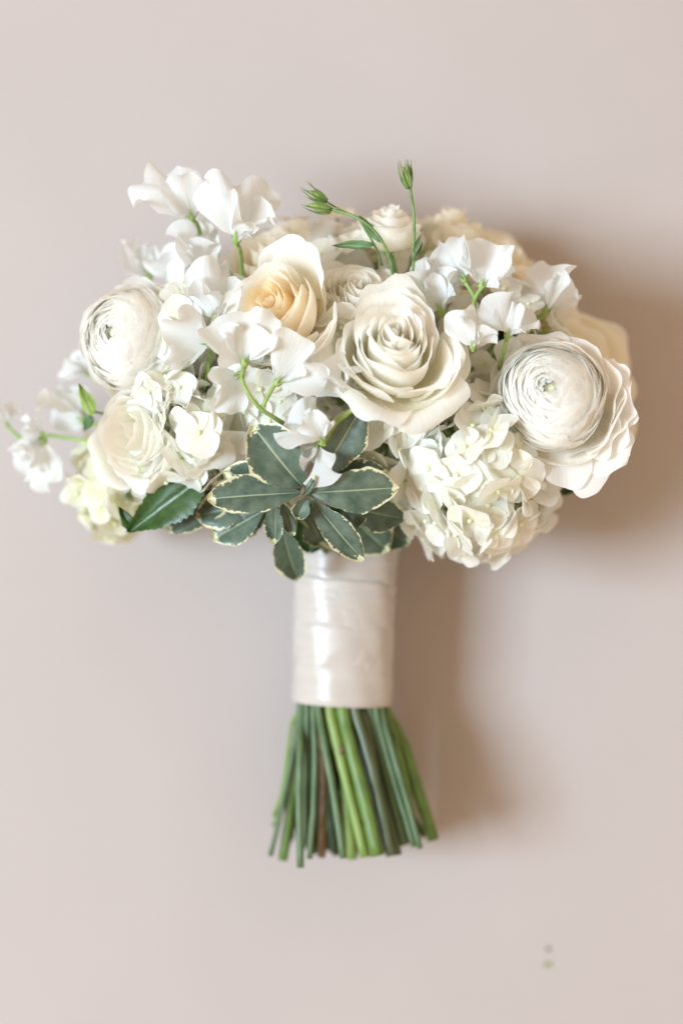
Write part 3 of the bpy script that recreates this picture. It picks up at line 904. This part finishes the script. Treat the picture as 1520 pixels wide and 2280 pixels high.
rose(1005, 475, 0.075, (0.1, 0.95, 0.2), 66, 12, "closed cream rose at the rear top of the dome", cr, 0.1, 1.7, 0.15, 4, seed=28)
rose(1120, 560, 0.075, (0.35, 0.7, 0.6), 84, 14, "soft cream rose behind the upright sweet peas", cr, 1.4, 1.1, 0.5, 6, seed=29)
rose(1175, 665, 0.095, (0.4, 0.35, 0.85), 78, 12, "peach rose hidden under the sweet peas", po, 0.5, 1.0, 0.5, 5, seed=30)
rose(1305, 835, 0.095, (0.55, 0.2, 0.8), 140, 14, "wide cream rose behind the open ranunculus", cr, 0.7, 0.9, 0.6, 8, seed=31, ruff=0.08)

# ------------------------------------------------------------------ ranunculus
ranunculus(242, 736, 0.145, (-0.42, 0.12, 0.88), 113, "round white ranunculus with tightly packed petals", 0.3, 74, 33, 0.28, 9, 1.5)
ranunculus(1220, 860, 0.180, (-0.24, 0.22, 0.94), 122, "open white ranunculus with many fine pleated petals and green eye", 0.0, 84, 34, 0.45, 12, 1.35, extra=((-1.0, 1.72, 0.5), (-0.75, 1.6, 0.7), (-0.42, 1.45, 0.6), (-0.05, 1.38, 0.7), (0.35, 1.28, 0.6), (-1.4, 1.4, 0.9), (-0.6, 1.35, 0.3), (-0.2, 1.25, 0.2)))

# ------------------------------------------------------------------ sweet peas
sp = sweet_pea
sp((428, 494), (372, 362), 0.125, 75, "upright white sweet pea at the top of the spray", seed=1, stem=[(440, 500, 0.122), (455, 560, 0.11)], dz=0.01, wide=0.85, wings=1.1)
sp((525, 540), (553, 402), 0.140, 35, "white sweet pea with folded wings beside the tallest bloom", seed=2, stem=[(535, 560, 0.13), (540, 620, 0.11)], dz=0.01)
sp((462, 610), (420, 505), 0.125, 80, "half-hidden white sweet pea under the upright ones", seed=3)
sp((482, 722), (486, 582), 0.150, 15, "white sweet pea standing beside the orange-hearted rose", seed=4, stem=[(470, 780, 0.15), (455, 870, 0.14)], wide=0.7)
sp((474, 765), (365, 735), 0.160, 160, "broad white sweet pea leaning on the round ranunculus", seed=5, wide=0.95)
sp((545, 815), (540, 700), 0.180, 178, "white sweet pea seen from behind, its green calyx pointing down", seed=6, stem=[(540, 850, 0.185), (575, 905, 0.183), (630, 942, 0.172)], wide=1.15)
sp((538, 830), (470, 890), 0.170, 165, "white sweet pea sharing the curved stem", seed=7)
sp((612, 856), (700, 790), 0.182, 172, "white sweet pea with spread banner seen from behind", seed=8, stem=[(595, 885, 0.183), (585, 905, 0.182)], wide=1.1)
sp((772, 892), (745, 795), 0.172, 110, "small white sweet pea below the large ivory rose", seed=9, stem=[(788, 908, 0.175), (745, 945, 0.178), (722, 985, 0.176)])
sp((720, 988), (655, 905), 0.182, 60, "white sweet pea drooping over the variegated leaves", seed=10, wide=1.0)
sp((712, 985), (692, 1078), 0.176, 95, "narrow hanging white sweet pea above the leaf rosette", seed=11, wide=0.7)
sp((1035, 628), (988, 540), 0.150, 150, "white sweet pea with a pointed green calyx, left of a pair", seed=12, stem=[(1055, 665, 0.15), (1050, 720, 0.14)])
sp((1070, 642), (1100, 545), 0.155, 172, "white sweet pea fanned open seen from behind beside the cream rose", seed=13, stem=[(1055, 670, 0.15), (1045, 730, 0.14)], wide=0.85)
sp((1052, 778), (1060, 690), 0.180, 12, "ruffled white sweet pea beside the large ivory rose", seed=14, wide=1.1)
sp((1128, 752), (1150, 660), 0.170, 50, "white sweet pea above the open ranunculus", seed=15, stem=[(1122, 775, 0.160), (1110, 820, 0.14)], wide=1.0)
sp((1212, 698), (1250, 600), 0.130, 110, "white sweet pea leaning outward over the brown shadow", seed=16, stem=[(1190, 720, 0.125), (1165, 760, 0.11)], wide=1.1)
sp((985, 700), (930, 585), 0.145, 40, "white sweet pea behind the large ivory rose", seed=17)
sp((100, 968), (28, 955), 0.085, 70, "white sweet pea reaching farthest out over the table", seed=18, stem=[(150, 975, 0.085), (215, 985, 0.09)])
sp((100, 975), (55, 1068), 0.085, 40, "white sweet pea drooping at the end of the side spray", seed=19)
sp((195, 940), (95, 885), 0.080, 120, "blurred white sweet pea beside the ivory rose", seed=20, stem=[(230, 950, 0.09)])
sp((18, 950), (10, 885), 0.070, 60, "white sweet pea bud at the tip of the side spray", seed=21, stem=[(60, 985, 0.075), (100, 975, 0.08)])
sp((335, 622), (285, 545), 0.075, 80, "blurred white sweet pea behind the round ranunculus", seed=22)
sp((405, 640), (395, 545), 0.105, 30, "white sweet pea between the ranunculus and upright blooms", seed=23)
sp((200, 835), (148, 795), 0.07, 60, "small white sweet pea peeping from behind the round ranunculus", seed=24)
sp((690, 640), (800, 560), 0.115, 20, "white sweet pea behind the peach-centred rose", seed=25)
sp((440, 560), (470, 490), 0.105, 120, "white sweet pea between the two upright blooms", seed=26)

# ------------------------------------------------------------------ green buds on long stems
def bud_stem(pts, head, tips, label, w=5.0):
    """pts px/height path, head: base of bud, tips: list of (x,y) sepal tips"""
    path = smooth_path([P(*p) for p in pts], 30)
    root = tube('bud_stem', path, [w * 0.5 * PX * 1.15, w * 0.5 * PX, w * 0.5 * PX], M['sprig'], bouquet, 9, label=label)
    return root
def bud(root, base, tip, z, wpx, hairs):
    A = P(*base, z); B = P(*tip, z + 0.004)
    l = (B - A).length
    path = [A + (B - A) * t for t in np.linspace(0, 1, 9)]
    w = wpx * 0.5 * pxm(z)
    me = tubes_mesh('bud', [(path, [w * 0.35, w * 0.85, w, w * 0.9, w * 0.6, w * 0.25])], 10)
    obj('bud', me, M['lbud'], root)
    d = (B - A).normalized()
    side = d.cross(Vector((0, 0, 1))).normalized()
    for k in range(5):
        a = k * 2 * pi / 5 + 0.4
        o = side * math.cos(a) + d.cross(side) * math.sin(a)
        pts = [A + o * w * 0.5, A + d * l * 0.4 + o * w * 1.12, A + d * l * 0.85 + o * w * 1.15, A + d * l * hairs + o * w * (1.5 + 0.8 * math.sin(k * 2.1))]
        obj('sepal', tubes_mesh('sepal', [(smooth_path(pts, 14), [w * 0.35, w * 0.30, w * 0.18, w * 0.05])], 6), M['sprig'], root)
s1 = bud_stem([(874, 615, 0.150), (866, 570, 0.160), (838, 520, 0.165), (795, 485, 0.165), (735, 465, 0.160)], None, None, "arching green stem with two closed buds", 7)
bud(s1, (735, 468), (688, 455), 0.160, 22, 1.25)
bud(s1, (725, 448), (690, 425), 0.156, 20, 1.45)
obj('twig', tubes_mesh('twig', [(smooth_path([P(775, 476, 0.163), P(745, 460, 0.158), P(722, 446, 0.156)], 8), [0.0007, 0.0006])], 6), M['sprig'], s1)
s2 = bud_stem([(902, 640, 0.140), (918, 605, 0.152), (921, 540, 0.158), (921, 480, 0.158), (912, 415, 0.155)], None, None, "straight green stem with an upright bud", 7)
bud(s2, (910, 418), (897, 372), 0.155, 20, 1.3)
bud(s2, (914, 405), (908, 365), 0.150, 12, 1.2)
leaf((835, 545), (740, 548), 20, 0.158, 0.150, 'leaf_lisi', s1, 0, 0.9, 0.2, 'narrow')
leaf((920, 560), (938, 520), 8, 0.158, 0.162, 'leaf_lisi', s2, 0, 0.4, 0.2, 'narrow')
leaf((918, 580), (938, 540), 8, 0.158, 0.162, 'leaf_lisi', s2, 20, -0.4, 0.2, 'narrow')
leaf((850, 540), (800, 482), 24, 0.140, 0.140, 'leaf_lisi', s1, 0, 0.3, 0.2, 'narrow')
obj('twig', tubes_mesh('twig', [(smooth_path([P(850, 590, 0.135), P(838, 555, 0.148), P(815, 515, 0.150), P(800, 490, 0.15)], 12), [0.0008, 0.0007])], 6), M['sprig'], s1)
# pedicel of the small rose
tube('pedicel', smooth_path([P(870, 570, 0.12), P(880, 620, 0.115), P(870, 690, 0.10)], 10), [0.0018, 0.0016], M['sprig'], bouquet, 8)

# ------------------------------------------------------------------ foliage
def sprig(path, label, w=6):
    return tube('leaf_sprig', smooth_path([P(*p) for p in path], 16), [w * 0.5 * PX, w * 0.5 * PX * 1.2], M['sprig'], bouquet, 8, label=label)
g = sprig([(682, 1096, 0.172), (690, 1105, 0.155), (720, 1150, 0.12), (760, 1220, 0.08)], "variegated grey-green leaf rosette with cream edges above the ribbon", 9)
V_ = 'varieg'
leaf((672, 1090), (500, 1050), 92, 0.166, 0.168, V_, g, -12, 0.25)
leaf((676, 1086), (562, 948), 122, 0.171, 0.178, V_, g, -8, 0.35)
leaf((672, 1096), (466, 1112), 84, 0.172, 0.170, V_, g, 8, 0.3)
leaf((706, 1070), (806, 906), 92, 0.168, 0.172, V_, g, 14, 0.3)
leaf((700, 1088), (862, 1052), 80, 0.164, 0.160, 'leaf_grey', g, 0, 0.3)
leaf((690, 1096), (887, 1086), 96, 0.173, 0.172, V_, g, 6, 0.35)
leaf((690, 1108), (806, 1243), 66, 0.170, 0.158, V_, g, 10, 0.4)
leaf((684, 1106), (662, 1152), 38, 0.176, 0.172, V_, g, 0, 0.2)
leaf((672, 1106), (700, 1060), 20, 0.175, 0.180, V_, g, 30, 0.2)
obj('leaf_node', tubes_mesh('leaf_node', [([P(680, 1090, 0.170), P(681, 1096, 0.1745), P(680, 1101, 0.176)], [0.0028, 0.0030, 0.001])], 8), M['stem_brown'], g)
g2 = sprig([(640, 1120, 0.150), (690, 1180, 0.12), (730, 1240, 0.08)], "lower variegated leaves hanging over the ribbon's top edge", 7)
leaf((612, 1112), (614, 1205), 44, 0.150, 0.140, V_, g2, 20, 0.3)
leaf((624, 1118), (650, 1190), 36, 0.146, 0.140, V_, g2, -20, 0.3)
leaf((622, 1160), (662, 1288), 66, 0.125, 0.108, 'leaf_grey', g2, 5, 0.35, label="plain grey-green leaf")
leaf((672, 1130), (716, 1210), 66, 0.128, 0.110, 'leaf_grey', g2, -15, 0.3)
leaf((700, 1120), (745, 1215), 60, 0.118, 0.104, 'leaf_grey', g2, 15, 0.3)
leaf((770, 1130), (898, 1152), 74, 0.140, 0.128, 'leaf_grey', g2, 18, 0.3)
leaf((790, 1150), (800, 1170), 40, 0.150, 0.148, V_, g2, 0, 0.3)
leaf((760, 1130), (860, 1225), 100, 0.110, 0.098, 'leaf_grey', g2, 0, 0.2)
leaf((800, 1120), (905, 1210), 90, 0.100, 0.090, 'leaf_grey', g2, 0, 0.2)
leaf((700, 1110), (690, 1225), 90, 0.100, 0.092, 'leaf_dark', g2, 0, 0.2)
leaf((800, 1090), (760, 1230), 90, 0.095, 0.090, 'leaf_dark', g2, 0, 0.2)
g3 = sprig([(560, 1120, 0.130), (640, 1140, 0.11), (720, 1200, 0.08)], "variegated sprig with heavy cream edges beside the dark toothed leaf", 7)
leaf((580, 1120), (440, 1150), 86, 0.128, 0.120, V_, g3, 10, 0.35)
leaf((590, 1135), (480, 1200), 82, 0.132, 0.124, V_, g3, 14, 0.35)
leaf((560, 1100), (438, 1100), 70, 0.124, 0.118, 'leaf_grey', g3, -10, 0.3)
leaf((600, 1130), (520, 1185), 60, 0.120, 0.112, V_, g3, 0, 0.3)
g4 = sprig([(450, 1075, 0.130), (560, 1110, 0.10), (700, 1190, 0.08)], "glossy dark green toothed leaves under the hydrangea", 7)
leaf((460, 1060), (288, 1184), 112, 0.135, 0.125, 'leaf_dark', g4, 8, 0.35, -0.15, 'ovate', serr=0.13)
leaf((470, 1090), (378, 1180), 80, 0.120, 0.112, 'varieg', g4, 0, 0.2, -0.2)
leaf((300, 1180), (265, 1128), 32, 0.123, 0.125, 'leaf_dark', g4, 0, 0.3, -0.2, 'ovate')
g5 = sprig([(1190, 1060, 0.085), (1100, 1100, 0.08), (900, 1180, 0.075)], "dark green leaf below the open ranunculus", 7)
leaf((1195, 1070), (1285, 1088), 62, 0.090, 0.088, 'leaf_dark', g5, 0, 0.2, -0.2, 'ovate', serr=0.06)
g6 = sprig([(205, 915, 0.115), (260, 930, 0.10), (330, 960, 0.09)], "pale green sepals under the round ranunculus", 6)
leaf((208, 925), (178, 855), 34, 0.118, 0.120, 'calyx', g6, 0, 0.3, 0.2, 'ovate')
leaf((205, 925), (188, 960), 26, 0.100, 0.098, 'leaf_lisi', g6, 0, 0.3, 0.2, 'ovate')

# ------------------------------------------------------------------ crumbs on the table
rng = np.random.default_rng(77)
x, y, z, U, V = blade(0.0030, 0.0058, lambda v: np.sin(pi * v) ** 0.7, 7, 9, 0.3, 0.8, 0.0003, 1.5)
c = obj('leaf_scrap', mesh_grid('leaf_scrap', x, y, z + 0.0010, U, V), M['lbud'], None, Matrix.Translation(P(1228, 2148, 0.0)) @ Matrix.Rotation(1.45, 4, 'Z'))
c["label"] = "tiny green scrap of leaf lying on the bare table"; c["category"] = "leaf scrap"
x, y, z, U, V = blade(0.0024, 0.0036, lambda v: np.sin(pi * v) ** 0.7, 7, 9, 0.3, 0.8, 0.0003, 1.5)
c = obj('petal_crumb', mesh_grid('petal_crumb', x, y, z + 0.0008, U, V), M['stem_purple'], None, Matrix.Translation(P(1222, 2118, 0.0)) @ Matrix.Rotation(0.4, 4, 'Z'))
c["label"] = "faint grey crumb next to the green leaf scrap"; c["category"] = "crumb"
